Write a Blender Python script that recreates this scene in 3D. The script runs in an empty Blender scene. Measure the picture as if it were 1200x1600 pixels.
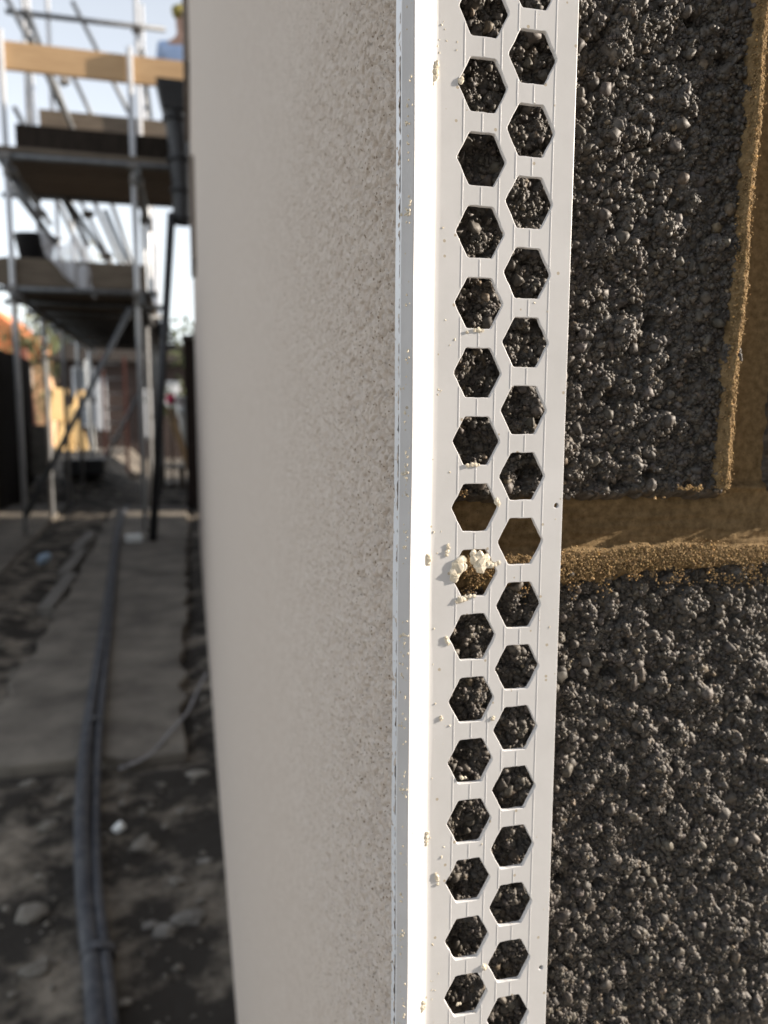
import bpy, bmesh, math, random
import numpy as np
from mathutils import Vector, Matrix
S = bpy.context.scene
COL = S.collection
rad = math.radians
random.seed(7)
RNG = np.random.default_rng(11)

# ------------------------------------------------------------------ camera
cam = bpy.data.cameras.new('camera')
camo = bpy.data.objects.new('camera', cam); COL.objects.link(camo); S.camera = camo
F = 1180.0                                  # focal length in pixels of the 1200x1600 photograph
cam.sensor_fit = 'VERTICAL'; cam.sensor_height = 36.0; cam.lens = F / 1600 * 36.0
cam.clip_start = 0.01; cam.clip_end = 4000
CAM = Vector((-0.05478, -0.18788, 0.02352))
yaw, pitch, roll = rad(14.3), math.atan(F / 9800), rad(0.26)
fw = Vector((math.sin(yaw) * math.cos(pitch), math.cos(yaw) * math.cos(pitch), -math.sin(pitch)))
r0 = fw.cross(Vector((0, 0, 1))).normalized(); u0 = r0.cross(fw)
rt = r0 * math.cos(roll) + u0 * math.sin(roll); up = rt.cross(fw)
camo.matrix_world = Matrix(((rt.x, up.x, -fw.x, CAM.x), (rt.y, up.y, -fw.y, CAM.y), (rt.z, up.z, -fw.z, CAM.z), (0, 0, 0, 1)))
cam.dof.use_dof = True; cam.dof.focus_distance = 0.186; cam.dof.aperture_fstop = 14.5

# ------------------------------------------------------------------ light
SUN_EL, SUN_AZ = rad(20.0), rad(8.6)        # azimuth measured from +X towards -Y
to_sun = Vector((math.cos(SUN_EL) * math.cos(SUN_AZ), -math.cos(SUN_EL) * math.sin(SUN_AZ), math.sin(SUN_EL)))
w = bpy.data.worlds.new('World'); S.world = w; w.use_nodes = True
wn = w.node_tree.nodes; wl = w.node_tree.links
bg = wn['Background']
sky = wn.new('ShaderNodeTexSky'); sky.sky_type = 'NISHITA'; sky.sun_disc = False
sky.sun_elevation = SUN_EL; sky.sun_rotation = math.pi / 2 + SUN_AZ
sky.air_density = 1.0; sky.dust_density = .6; sky.ozone_density = 1.0; sky.altitude = 0
hs = wn.new('ShaderNodeHueSaturation'); hs.inputs['Saturation'].default_value = .32
wl.new(sky.outputs[0], hs.inputs['Color']); wl.new(hs.outputs[0], bg.inputs['Color']); bg.inputs['Strength'].default_value = 0.15
sl = bpy.data.lights.new('sun', 'SUN'); sl.energy = 5.0; sl.angle = rad(0.53); sl.color = (1.0, 0.88, 0.74)
so = bpy.data.objects.new('sun', sl); COL.objects.link(so)
so.rotation_euler = to_sun.to_track_quat('Z', 'Y').to_euler(); so.location = (3, -3, 6)
S.view_settings.view_transform = 'Standard'; S.view_settings.look = 'None'
S.view_settings.exposure = 1.1; S.view_settings.gamma = 1.0; S.view_settings.use_curve_mapping = False
S.render.engine = 'CYCLES'
S.cycles.use_denoising = True
S.cycles.max_bounces = 10; S.cycles.diffuse_bounces = 5

# ------------------------------------------------------------------ materials
def mat(name, c1, c2=None, rough=0.8, scale=20.0, bump=0.0, bscale=None, metallic=0.0, detail=6.0, spec=0.5,
        dist=0.01, lo=0.35, hi=0.65, speck=None, stretch=None, attr=None):
    m = bpy.data.materials.new(name); m.use_nodes = True
    nt = m.node_tree; N = nt.nodes; L = nt.links
    b = N['Principled BSDF']
    b.inputs['Roughness'].default_value = rough; b.inputs['Metallic'].default_value = metallic
    b.inputs['Specular IOR Level'].default_value = spec
    g = N.new('ShaderNodeNewGeometry')
    vec = g.outputs['Position']
    if stretch:
        mp = N.new('ShaderNodeMapping'); mp.inputs['Scale'].default_value = stretch
        L.new(vec, mp.inputs['Vector']); vec = mp.outputs[0]
    n = N.new('ShaderNodeTexNoise'); n.inputs['Scale'].default_value = scale; n.inputs['Detail'].default_value = detail
    n.inputs['Roughness'].default_value = 0.65
    L.new(vec, n.inputs['Vector'])
    r = N.new('ShaderNodeMapRange'); r.inputs[1].default_value = lo; r.inputs[2].default_value = hi
    L.new(n.outputs[0], r.inputs[0])
    mx = N.new('ShaderNodeMix'); mx.data_type = 'RGBA'
    mx.inputs[6].default_value = (*c1, 1); mx.inputs[7].default_value = (*(c2 or c1), 1)
    L.new(r.outputs[0], mx.inputs[0])
    out = mx.outputs[2]
    if attr:                                   # per-stone tint stored on the mesh
        a = N.new('ShaderNodeAttribute'); a.attribute_name = 'tint'
        m3 = N.new('ShaderNodeMix'); m3.data_type = 'RGBA'; m3.blend_type = 'MULTIPLY'; m3.inputs[0].default_value = 1
        L.new(out, m3.inputs[6]); L.new(a.outputs['Color'], m3.inputs[7]); out = m3.outputs[2]
    if speck:                                  # small grains: (scale, size, colour, amount)
        v = N.new('ShaderNodeTexVoronoi'); v.inputs['Scale'].default_value = speck[0]
        L.new(g.outputs['Position'], v.inputs['Vector'])
        lt = N.new('ShaderNodeMath'); lt.operation = 'LESS_THAN'; lt.inputs[1].default_value = speck[1]
        L.new(v.outputs['Distance'], lt.inputs[0])
        sx = N.new('ShaderNodeSeparateColor'); L.new(v.outputs['Color'], sx.inputs[0])
        l2 = N.new('ShaderNodeMath'); l2.operation = 'LESS_THAN'; l2.inputs[1].default_value = speck[3]
        L.new(sx.outputs[0], l2.inputs[0])
        ml = N.new('ShaderNodeMath'); ml.operation = 'MULTIPLY'; L.new(lt.outputs[0], ml.inputs[0]); L.new(l2.outputs[0], ml.inputs[1])
        m2 = N.new('ShaderNodeMix'); m2.data_type = 'RGBA'; m2.inputs[7].default_value = (*speck[2], 1)
        L.new(ml.outputs[0], m2.inputs[0]); L.new(out, m2.inputs[6]); out = m2.outputs[2]
    L.new(out, b.inputs['Base Color'])
    if bump:
        n2 = N.new('ShaderNodeTexNoise'); n2.inputs['Scale'].default_value = bscale or scale * 3
        n2.inputs['Detail'].default_value = 8; n2.inputs['Roughness'].default_value = 0.7
        L.new(vec, n2.inputs['Vector'])
        bp = N.new('ShaderNodeBump'); bp.inputs['Strength'].default_value = bump; bp.inputs['Distance'].default_value = dist
        L.new(n2.outputs[0], bp.inputs['Height']); L.new(bp.outputs[0], b.inputs['Normal'])
    return m

M = {}
M['pvc'] = mat('white_plastic', (.67, .67, .675), (.76, .76, .77), .38, 40, .05, 700, dist=.0002, lo=.3, hi=.7, speck=(380, .16, (.52, .46, .37), .14))
M['render'] = mat('beige_render', (.575, .49, .42), (.64, .56, .49), .92, 160, .8, 1100, dist=.0010, spec=.2, speck=(900, .33, (.30, .235, .175), .16))
M['crumb'] = mat('cream_render', (.80, .74, .62), (.70, .62, .48), .9, 500, .4, 2500, dist=.0003, spec=.2)
M['stone'] = mat('dark_aggregate', (.046, .041, .037), (.108, .097, .086), .62, 420, .3, 3600, dist=.00015, spec=.5, attr=True)
M['mortar'] = mat('sand_mortar', (.155, .105, .052), (.30, .21, .11), .95, 420, .5, 3500, dist=.0004, spec=.15, speck=(1700, .24, (.09, .06, .035), .18))
M['grain'] = mat('sand_grains', (.22, .155, .078), (.36, .26, .145), .95, 420, spec=.1, attr=True)
M['core'] = mat('dark_block', (.085, .08, .075), (.14, .13, .12), .95, 60, .8, 250, dist=.006)
M['coping'] = mat('grey_coping', (.13, .118, .10), (.24, .22, .19), .9, 12, .3)
M['trim'] = mat('brown_trim', (.16, .125, .10), (.21, .17, .14), .7, 8, .2, stretch=(8, 8, 1))
M['dirt'] = mat('mud', (.03, .024, .018), (.32, .275, .22), .95, 6.5, .8, 30, dist=.03, detail=12, lo=.47, hi=.66)
M['slab'] = mat('old_concrete', (.085, .073, .060), (.22, .195, .16), .8, 4.0, .4, 60, dist=.006, detail=9)
M['kerb'] = mat('pale_concrete', (.13, .122, .11), (.2, .187, .168), .85, 12, .3, 60, dist=.004)
M['paving'] = mat('bounce_paving', (.26, .235, .20), (.34, .31, .265), .9, 3, .3)
M['pipe'] = mat('dark_hose', (.025, .028, .038), (.10, .10, .105), .6, 22, .2, lo=.4, hi=.75)
M['tape'] = mat('grey_tape', (.035, .037, .045), (.06, .062, .07), .45, 30)
M['galv'] = mat('galvanised_tube', (.46, .47, .49), (.58, .585, .59), .38, 22, .0, metallic=.35)
M['darktube'] = mat('dull_tube', (.10, .105, .11), (.18, .185, .19), .55, 22, .0, metallic=.4)  # darker tone for every scaffold tube except the standards
M['coupler'] = mat('coupler_steel', (.16, .155, .15), (.28, .26, .24), .6, 40, .1, metallic=.6)
M['board'] = mat('scaffold_timber', (.46, .29, .15), (.56, .37, .20), .8, 5, .2, stretch=(1, 10, 10), dist=.003)
M['old_shaded_board'] = mat('weathered_shaded_timber', (.10, .078, .058), (.17, .135, .10), .88, 5, .3, stretch=(1, 10, 10), dist=.003)
M['dark'] = mat('black_plastic', (.012, .012, .014), (.022, .022, .025), .5, 20, .1)
M['fence'] = mat('dark_stained_timber', (.02, .016, .013), (.038, .03, .024), .95, 6, .3, spec=.1, stretch=(8, 8, 1))
M['white'] = mat('white_pipe_plastic', (.72, .74, .72), (.78, .79, .77), .5, 14)
M['red'] = mat('red_plastic', (.75, .03, .12), (.8, .05, .15), .5, 14)
M['rust'] = mat('red_brown_paint', (.16, .055, .035), (.23, .08, .05), .7, 14, .1)
M['ply'] = mat('yellow_plywood', (.70, .47, .20), (.80, .56, .27), .75, 3, .1, stretch=(2, 2, 8))
M['sack'] = mat('grey_sack', (.24, .235, .245), (.36, .35, .36), .8, 18, .6, 30, dist=.02)
M['blue'] = mat('blue_litter', (.20, .30, .42), (.36, .44, .52), .5, 30, .3)
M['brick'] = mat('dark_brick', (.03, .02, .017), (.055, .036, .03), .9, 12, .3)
M['tan'] = mat('tan_brick', (.50, .30, .17), (.58, .36, .21), .9, 6, .2)
M['tile'] = mat('orange_tiles', (.55, .17, .06), (.62, .22, .09), .85, 6, .3)
M['frame'] = mat('window_frame', (.55, .56, .58), (.62, .63, .64), .6, 10)
M['leaf'] = mat('autumn_leaves', (.16, .15, .04), (.28, .22, .06), .8, .8, lo=.3, hi=.7)
M['leafd'] = mat('green_leaves', (.04, .055, .02), (.09, .10, .035), .8, .8, lo=.3, hi=.7)
M['bark'] = mat('bark', (.06, .045, .035), (.1, .08, .06), .95, 8, .5)
M['skin'] = mat('skin', (.35, .2, .14), (.4, .24, .17), .6, 20)
M['shirt'] = mat('pale_blue_cloth', (.30, .40, .60), (.38, .48, .68), .9, 20, .3, 12, dist=.01)
M['trouser'] = mat('black_cloth', (.015, .015, .018), (.03, .03, .034), .9, 20, .3, 12, dist=.01)
M['cap'] = mat('olive_cap', (.20, .17, .03), (.27, .22, .05), .8, 20)
def glassy(name, col, rough, alpha_mix):
    m = bpy.data.materials.new(name); m.use_nodes = True
    N = m.node_tree.nodes; L = m.node_tree.links; b = N['Principled BSDF']
    b.inputs['Base Color'].default_value = (*col, 1); b.inputs['Roughness'].default_value = rough
    t = N.new('ShaderNodeBsdfTransparent'); mx = N.new('ShaderNodeMixShader'); mx.inputs[0].default_value = alpha_mix
    L.new(t.outputs[0], mx.inputs[1]); L.new(b.outputs[0], mx.inputs[2]); L.new(mx.outputs[0], N['Material Output'].inputs[0])
    return m
M['film'] = glassy('clear_plastic_film', (.75, .76, .8), .3, .55)
M['glass'] = mat('window_glass', (.10, .12, .15), (.12, .14, .17), .08, 2)

# ------------------------------------------------------------------ helpers
def link(name, me, m=None, parent=None):
    o = bpy.data.objects.new(name, me); COL.objects.link(o)
    if m is not None and me is not None:
        me.materials.clear(); me.materials.append(m)
    if parent is not None: o.parent = parent
    return o
def tag(o, label=None, cat=None, group=None, kind=None):
    if label: o['label'] = label
    if cat: o['category'] = cat
    if group: o['group'] = group
    if kind: o['kind'] = kind
    return o
def thing(name, label, cat, group=None):
    o = bpy.data.objects.new(name, None); COL.objects.link(o); o.empty_display_size = .05
    return tag(o, label, cat, group)
class MB:
    def __init__(s): s.v = []; s.f = []
    def add(s, vs, fs):
        k = len(s.v); s.v += [tuple(p) for p in vs]; s.f += [tuple(i + k for i in f) for f in fs]; return s
    def box(s, a, b, rot=None, piv=None):
        x0, y0, z0 = a; x1, y1, z1 = b
        vs = [Vector(p) for p in ((x0, y0, z0), (x1, y0, z0), (x1, y1, z0), (x0, y1, z0), (x0, y0, z1), (x1, y0, z1), (x1, y1, z1), (x0, y1, z1))]
        if rot is not None:
            c = Vector(piv) if piv is not None else (vs[0] + vs[6]) / 2
            vs = [rot @ (p - c) + c for p in vs]
        return s.add(vs, [(0, 3, 2, 1), (4, 5, 6, 7), (0, 1, 5, 4), (1, 2, 6, 5), (2, 3, 7, 6), (3, 0, 4, 7)])
    def tube(s, pts, r, n=12, caps=True):
        pts = [Vector(p) for p in pts]; rs = r if isinstance(r, (list, tuple)) else [r] * len(pts)
        rings = []; prev = None
        for i, p in enumerate(pts):
            t = (pts[min(i + 1, len(pts) - 1)] - pts[max(i - 1, 0)]).normalized()
            a = prev if prev is not None else (Vector((0, 0, 1)) if abs(t.z) < .9 else Vector((1, 0, 0)))
            e1 = (a - t * a.dot(t)).normalized(); e2 = t.cross(e1); prev = e1
            rings.append([p + (e1 * math.cos(2 * math.pi * k / n) + e2 * math.sin(2 * math.pi * k / n)) * rs[i] for k in range(n)])
        vs = [q for rg in rings for q in rg]; fs = []
        for i in range(len(pts) - 1):
            for k in range(n):
                fs.append((i * n + k, i * n + (k + 1) % n, (i + 1) * n + (k + 1) % n, (i + 1) * n + k))
        if caps: fs += [tuple(range(n - 1, -1, -1)), tuple((len(pts) - 1) * n + k for k in range(n))]
        return s.add(vs, fs)
    def mesh(s, name, smooth=False):
        me = bpy.data.meshes.new(name); me.from_pydata(s.v, [], s.f); me.update()
        if smooth: me.polygons.foreach_set('use_smooth', [len(p.vertices) == 4 for p in me.polygons])
        return me
    def build(s, name, m, parent=None, smooth=False, bevel=0):
        o = link(name, s.mesh(name, smooth), m, parent)
        if bevel:
            b = o.modifiers.new('bevel', 'BEVEL'); b.width = bevel; b.segments = 2
        return o
def spline(pts, k=6):
    P = [Vector(p) for p in pts]; out = []
    for i in range(len(P) - 1):
        p0 = P[max(i - 1, 0)]; p1 = P[i]; p2 = P[i + 1]; p3 = P[min(i + 2, len(P) - 1)]
        for j in range(k):
            t = j / k
            out.append(.5 * ((2 * p1) + (p2 - p0) * t + (2 * p0 - 5 * p1 + 4 * p2 - p3) * t * t + (3 * p1 - p0 - 3 * p2 + p3) * t ** 3))
    return out + [P[-1]]
def grid(name, X, Y, Z, m, parent=None, tint=None, smooth=True, flip=False):
    ny, nx = X.shape
    co = np.stack([X, Y, Z], -1).reshape(-1, 3).astype(np.float32)
    i = np.arange(ny * nx).reshape(ny, nx)
    q = np.stack([i[:-1, :-1], i[:-1, 1:], i[1:, 1:], i[1:, :-1]], -1).reshape(-1, 4)
    if flip: q = q[:, ::-1]
    me = bpy.data.meshes.new(name)
    me.vertices.add(len(co)); me.vertices.foreach_set('co', co.ravel())
    me.loops.add(q.size); me.loops.foreach_set('vertex_index', q.ravel().astype(np.int32))
    me.polygons.add(len(q)); me.polygons.foreach_set('loop_start', np.arange(0, q.size, 4, dtype=np.int32))
    me.polygons.foreach_set('loop_total', np.full(len(q), 4, np.int32))
    me.update(calc_edges=True); me.validate()
    me.polygons.foreach_set('use_smooth', np.full(len(q), smooth))
    if tint is not None:
        a = me.attributes.new('tint', 'FLOAT_COLOR', 'POINT')
        c = np.ones((len(co), 4), np.float32); c[:, :3] = tint.reshape(-1, 3); a.data.foreach_set('color', c.ravel())
    return link(name, me, m, parent)
def vnoise(X, Y, scale, seed, octaves=4, pers=.5):
    """value noise on arbitrary coordinates, about -1..1"""
    g = np.random.default_rng(seed).random((64, 64)) * 2 - 1
    out = np.zeros_like(X, float); amp = 1.; tot = 0.
    for o in range(octaves):
        x = X / scale * 2 ** o + 17.3 * o; y = Y / scale * 2 ** o + 5.1 * o
        xi = np.floor(x).astype(int); yi = np.floor(y).astype(int); fx = x - xi; fy = y - yi
        fx = fx * fx * (3 - 2 * fx); fy = fy * fy * (3 - 2 * fy)
        a = g[yi % 64, xi % 64]; b = g[yi % 64, (xi + 1) % 64]; c = g[(yi + 1) % 64, xi % 64]; d = g[(yi + 1) % 64, (xi + 1) % 64]
        out += amp * (a + (b - a) * fx + (c - a) * fy + (a - b - c + d) * fx * fy); tot += amp; amp *= pers
    return out / tot
def axis(segs):
    """segs: list of (from, to, step) -> coordinates"""
    out = []
    for a, b, st in segs:
        n = max(1, int(round((b - a) / st))); out += list(a + (b - a) * np.arange(n) / n)
    return np.array(out + [segs[-1][1]])
def growing(a, b, s0, k):
    out = [a]; s = s0
    while out[-1] < b: out.append(out[-1] + s); s *= k
    return np.array(out[:-1] + [b])
def stamp(H, T, xs, zs, n, rmin, rmax, rng, embed=(.25, .9), cap=-.4, top_tint=True, power=1.0, squash=(.6, 1.), moat=.22):
    """drop n irregular stones (mm) onto height field H"""
    rr = rmin + (rmax - rmin) * rng.random(n) ** power
    rr = np.sort(rr)[::-1]
    X0, X1, Z0, Z1 = xs[0], xs[-1], zs[0], zs[-1]
    cx = X0 + (X1 - X0) * rng.random(n); cz = Z0 + (Z1 - Z0) * rng.random(n)
    an = rng.random(n) * math.pi; asp = .7 + .3 * rng.random(n); em = embed[0] + (embed[1] - embed[0]) * rng.random(n)
    sq = squash[0] + (squash[1] - squash[0]) * rng.random(n)
    tilt = (rng.random((n, 2)) - .5) * .7; tc = rng.random((n, 4)); fl = .62 + .6 * rng.random(n)
    for i in range(n):
        r = rr[i]
        a, b = np.searchsorted(xs, [cx[i] - 1.15 * r, cx[i] + 1.15 * r]); c, d = np.searchsorted(zs, [cz[i] - 1.15 * r, cz[i] + 1.15 * r])
        if b - a < 2 or d - c < 2: continue
        x = xs[None, a:b] - cx[i]; z = zs[c:d, None] - cz[i]
        ca, sa = math.cos(an[i]), math.sin(an[i])
        p = (x * ca + z * sa) / r; q = (-x * sa + z * ca) / (r * asp[i])
        rho = p * p + q * q
        ins = rho < 1
        if not ins.any(): continue
        base = np.median(H[c:d, a:b])
        dome = np.sqrt(np.clip(1 - rho, 0, 1))
        dome = np.minimum(dome, fl[i] + .25 * (p * tilt[i, 0] + q * tilt[i, 1])) + .25 * (p * tilt[i, 0] + q * tilt[i, 1])
        top = min(base + r * em[i], cap - .8 * tc[i, 3])
        h = top - r * sq[i] * (1 - dome)
        hs = H[c:d, a:b]
        hs -= moat * r * np.clip(1.35 - rho, 0, .35) / .35 * (hs < top) * (1 - ins)
        w_ = ins & (h > hs)
        hs[w_] = h[w_]
        if T is not None and top_tint:
            t = np.array([1., 1., 1.]) * (.62 + .75 * tc[i, 0])
            if tc[i, 1] > .8: t = t * np.array([1.18, 1.03, .82])
            if tc[i, 1] < .08: t = t * np.array([1.5, 1.38, 1.2])
            T[c:d, a:b][w_] = t

# ------------------------------------------------------------------ ground
GZ = -1.0
gx = np.concatenate([-growing(1.0, 400, .06, 1.12)[::-1][:-1] - 1.5, axis([(-2.5, .3, .022)]), growing(.3, 400, .06, 1.15)[1:]])
gy = np.concatenate([-growing(-.7, 400, .06, 1.15)[::-1][:-1], axis([(.7, 4, .02), (4, 9, .045)]), growing(9, 600, .08, 1.06)[1:]])
GX, GY = np.meshgrid(gx, gy)
fade = np.clip((14 - np.hypot(GX, GY - 3)) / 6, 0, 1)
clods = vnoise(GX, GY, .9, 3, 3) * .02 + np.maximum(vnoise(GX, GY, .16, 4, 4), -.1) * .03
slabmask = np.clip((np.minimum.reduce([GX + .98, .02 - GX, GY - 2.0, 9.5 - GY])) / .12, 0, 1)
pad = np.clip((np.minimum.reduce([-1.28 - GX, GX + 2.6, GY - 3.0, 10 - GY])) / .12, 0, 1)
GZZ = GZ + (clods + .006) * fade * (1 - .9 * np.maximum(slabmask, pad)) - .02 * np.maximum(slabmask, pad)
sm = lambda a, b, v: np.clip((v - a) / (b - a), 0, 1) ** 2 * (3 - 2 * np.clip((v - a) / (b - a), 0, 1))
GZZ += .42 * sm(9.5, 12.0, GY) * (1 - sm(17, 20, GY)) * sm(-7, -5, GX) * (1 - sm(-1.5, -.8, GX)) * (1 + .3 * vnoise(GX, GY, .8, 9, 3))
wallside = (GX > .02) & (GY > .02) & (GY < 6.5)
GZZ[wallside] = GZ - .03
ground = grid('ground', GX, GY, GZZ, M['dirt']); tag(ground, kind='structure')

def slab(name, outline, z0, z1, m, label, cat):
    n = len(outline); mb = MB()
    mb.add([(x, y, z0) for x, y in outline] + [(x, y, z1) for x, y in outline],
           [tuple(range(n - 1, -1, -1)), tuple(range(n, 2 * n))] + [(i, (i + 1) % n, n + (i + 1) % n, n + i) for i in range(n)])
    o = mb.build(name, m, bevel=.008)
    return tag(o, label, cat, kind='structure')
def ragged(pts, step, amp, seed):
    rg = random.Random(seed); out = []
    for (a, b) in zip(pts, pts[1:] + pts[:1]):
        n = max(1, int(math.hypot(b[0] - a[0], b[1] - a[1]) / step))
        for i in range(n):
            t = i / n; out.append((a[0] + (b[0] - a[0]) * t + rg.uniform(-amp, amp), a[1] + (b[1] - a[1]) * t + rg.uniform(-amp, amp)))
    return out
slab('path', ragged([(-.72, 2.12), (-.105, 2.08), (-.11, 9.0), (-.93, 9.0), (-.80, 5.4)], .12, .022, 1), -1.05, -.972, M['slab'], 'cracked grey concrete path beside the beige rendered wall', 'path')
slab('path', ragged([(-2.5, 3.2), (-1.18, 3.4), (-1.42, 7.2), (-1.5, 9.5), (-2.5, 9.5)], .12, .01, 2), -1.05, -.975, M['slab'], 'concrete strip beyond the dark trench under the scaffold', 'path')
for k in range(3):
    y0 = 4.05 + k * .95; x0 = -.815 - .055 * k
    b = MB().box((x0 - .05, y0, -1.04), (x0 + .03, y0 + .9, -.955)).build('kerb_stone', M['kerb'], bevel=.012)
    b.rotation_euler = (0, 0, 0)
    tag(b, ('nearest', 'middle', 'farthest')[k] + ' pale kerb stone along the trench edge of the path', 'kerb', 'kerb stones beside the trench', 'structure')

# ------------------------------------------------------------------ block wall (faces the camera, plane y = 0)
bw = thing('block_wall', 'dark grey rough aggregate blockwork wall with sandy mortar joints', 'wall')
def granules(name, classes, m, parent, rng):
    V, Fc, C = [], [], []; base = 0
    for (x, z, h, r, sub) in classes:
        nn = len(x); bm = bmesh.new(); bmesh.ops.create_icosphere(bm, subdivisions=sub, radius=1)
        P = np.array([v.co[:] for v in bm.verts]); Q = np.array([[v.index for v in f.verts] for f in bm.faces]); bm.free()
        q = rng.normal(size=(nn, 4)); q /= np.linalg.norm(q, axis=1)[:, None]; a_, b_, c_, d_ = q.T
        Rm = np.stack([1 - 2 * (c_ * c_ + d_ * d_), 2 * (b_ * c_ - d_ * a_), 2 * (b_ * d_ + c_ * a_), 2 * (b_ * c_ + d_ * a_), 1 - 2 * (b_ * b_ + d_ * d_), 2 * (c_ * d_ - b_ * a_), 2 * (b_ * d_ - c_ * a_), 2 * (c_ * d_ + b_ * a_), 1 - 2 * (b_ * b_ + c_ * c_)], -1).reshape(nn, 3, 3)
        sc_ = .65 + .5 * rng.random((nn, 1, 3)); jit = 1 + (.16 if sub == 1 else .13) * rng.normal(size=(nn, len(P), 1))
        G_ = P[None] * sc_ * jit
        for _ in range(7 if sub == 2 else 4):      # chip flat faces off each granule
            nv = rng.normal(size=(nn, 1, 3)); nv /= np.linalg.norm(nv, axis=2, keepdims=True)
            G_ = G_ - nv * np.maximum(0, (G_ * nv).sum(2, keepdims=True) - rng.uniform(.38, .72, (nn, 1, 1)))
        W = np.einsum('nij,nvj->nvi', Rm, G_) * (1.2 * r)[:, None, None]
        W[:, :, 0] += x[:, None]; W[:, :, 2] += z[:, None]; W[:, :, 1] -= h[:, None]
        V.append(W.reshape(-1, 3) / 1000); Fc.append((Q[None] + (np.arange(nn) * len(P))[:, None, None]).reshape(-1, 3) + base); base += nn * len(P)
        g1 = .6 + .8 * rng.random(nn); col_ = np.stack([g1, g1 * (1 - .06 * rng.random(nn)), g1 * (1 - .14 * rng.random(nn))], -1)
        lt = rng.random(nn) < .03; col_[lt] *= np.array([1.9, 1.7, 1.4]); C.append(np.repeat(col_, len(P), 0))
    V = np.concatenate(V).astype(np.float32); Fc = np.concatenate(Fc).astype(np.int32); C = np.concatenate(C)
    me = bpy.data.meshes.new(name); me.vertices.add(len(V)); me.vertices.foreach_set('co', V.ravel())
    me.loops.add(Fc.size); me.loops.foreach_set('vertex_index', Fc.ravel()); me.polygons.add(len(Fc))
    me.polygons.foreach_set('loop_start', np.arange(0, Fc.size, 3, dtype=np.int32)); me.polygons.foreach_set('loop_total', np.full(len(Fc), 3, np.int32))
    me.update(calc_edges=True)
    at_ = me.attributes.new('tint', 'FLOAT_COLOR', 'POINT'); cc = np.ones((len(V), 4), np.float32); cc[:, :3] = C; at_.data.foreach_set('color', cc.ravel())
    g_ = link(name, me, m, parent); g_['kind'] = 'stuff'; return g_
def block(name, x0, x1, z0, z1, xs, zs, seed, fine=True):
    rng = np.random.default_rng(seed)
    A, B = np.meshgrid(xs, zs)
    H = -5.0 + 1.2 * vnoise(A, B, 18, seed, 3) + .5 * vnoise(A, B, 3, seed + 1, 2)
    T = np.ones(A.shape + (3,)) * .8
    area = (xs[-1] - xs[0]) * (zs[-1] - zs[0])
    k = 1.0 if fine else .12
    stamp(H, T, xs, zs, int(area / 60 * k), 2.0, 4.4, rng, (.35, .8), -.5, power=2.0)
    stamp(H, T, xs, zs, int(area / 7 * k), .9, 2.2, rng, (.35, .95), -.5, power=1.5)
    stamp(H, T, xs, zs, int(area / 3 * k), .6, 1.0, rng, (.4, .9), -.3)
    # pits where stones have fallen out
    for _ in range(int(area / 700)):
        px, pz, pr = rng.uniform(xs[0], xs[-1]), rng.uniform(zs[0], zs[-1]), rng.uniform(1.8, 4.2)
        dd = ((A - px) ** 2 + ((B - pz) * 1.5) ** 2) / pr ** 2
        H -= 3.2 * np.clip(1 - dd, 0, 1) ** .5 * (dd < 1)
    H += .05 * vnoise(A, B, .9, seed + 5, 3)
    t = np.minimum.reduce([A - (x0 + .03 * B), (x1 + .03 * B) - A, B - z0, z1 - B]) + 1.5 * vnoise(A, B, 6, seed + 2, 3)
    H = np.where(t < 2, H - (2 - t) ** 1.6 * .8, H)
    H = np.maximum(H - 3.1, -22)
    o = grid(name, A / 1000, -H / 1000, B / 1000, M['stone'], bw, T, smooth=True)
    xa, xb = max(xs[0], 10), min(xs[-1], 220); za, zb = max(zs[0], -174), min(zs[-1], 140)
    ar = (xb - xa) * (zb - za); cl = []
    for (nn, r0_, r1_, pw, sub, em0, em1) in ((int(ar / 15), 1.0, 2.3, 1.8, 2, -.6, .05), (int(ar / 2.0), .5, 1.05, 1.4, 1, -.3, .4), (int(ar / .8), .24, .52, 1., 1, -.1, .7)):
        x = rng.uniform(xa, xb, nn); z = rng.uniform(za, zb, nn)
        ix = np.clip(np.searchsorted(xs, x), 0, len(xs) - 1); iz = np.clip(np.searchsorted(zs, z), 0, len(zs) - 1)
        ok = (t[iz, ix] > .9) & ((x < 126) | ((r1_ > .6) & (rng.random(nn) < .42))); x, z, ix, iz = x[ok], z[ok], ix[ok], iz[ok]; nn = len(x)
        if nn == 0: continue
        r = r0_ + (r1_ - r0_) * rng.random(nn) ** pw
        h = np.minimum(H[iz, ix] + r * (em0 + (em1 - em0) * rng.random(nn)), -2.2 - r * .8)
        cl.append((x, z, h, r, sub))
    granules('aggregate', cl, M['stone'], o, rng)
    return o
FX = np.concatenate([axis([(-2, 9, 1), (9, 126, .37)])])
block('block', -5, 101.4, 2.2, 217, FX[FX < 106], axis([(0, 139, .37), (139, 219, 1.6)]), 21)
block('block', -5, 400, -232, -17.9, np.concatenate([FX, axis([(126, 220, 1.3), (220, 440, 5)])[1:]]), axis([(-234, -174, 1.5), (-174, -12, .37)]), 22)
block('block', 121.5, 520, 3.2, 217, np.concatenate([FX[FX > 111], axis([(126, 220, 1.3), (220, 520, 5)])[1:]]), axis([(0, 142, .4), (142, 219, 1.6)]), 23)
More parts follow.
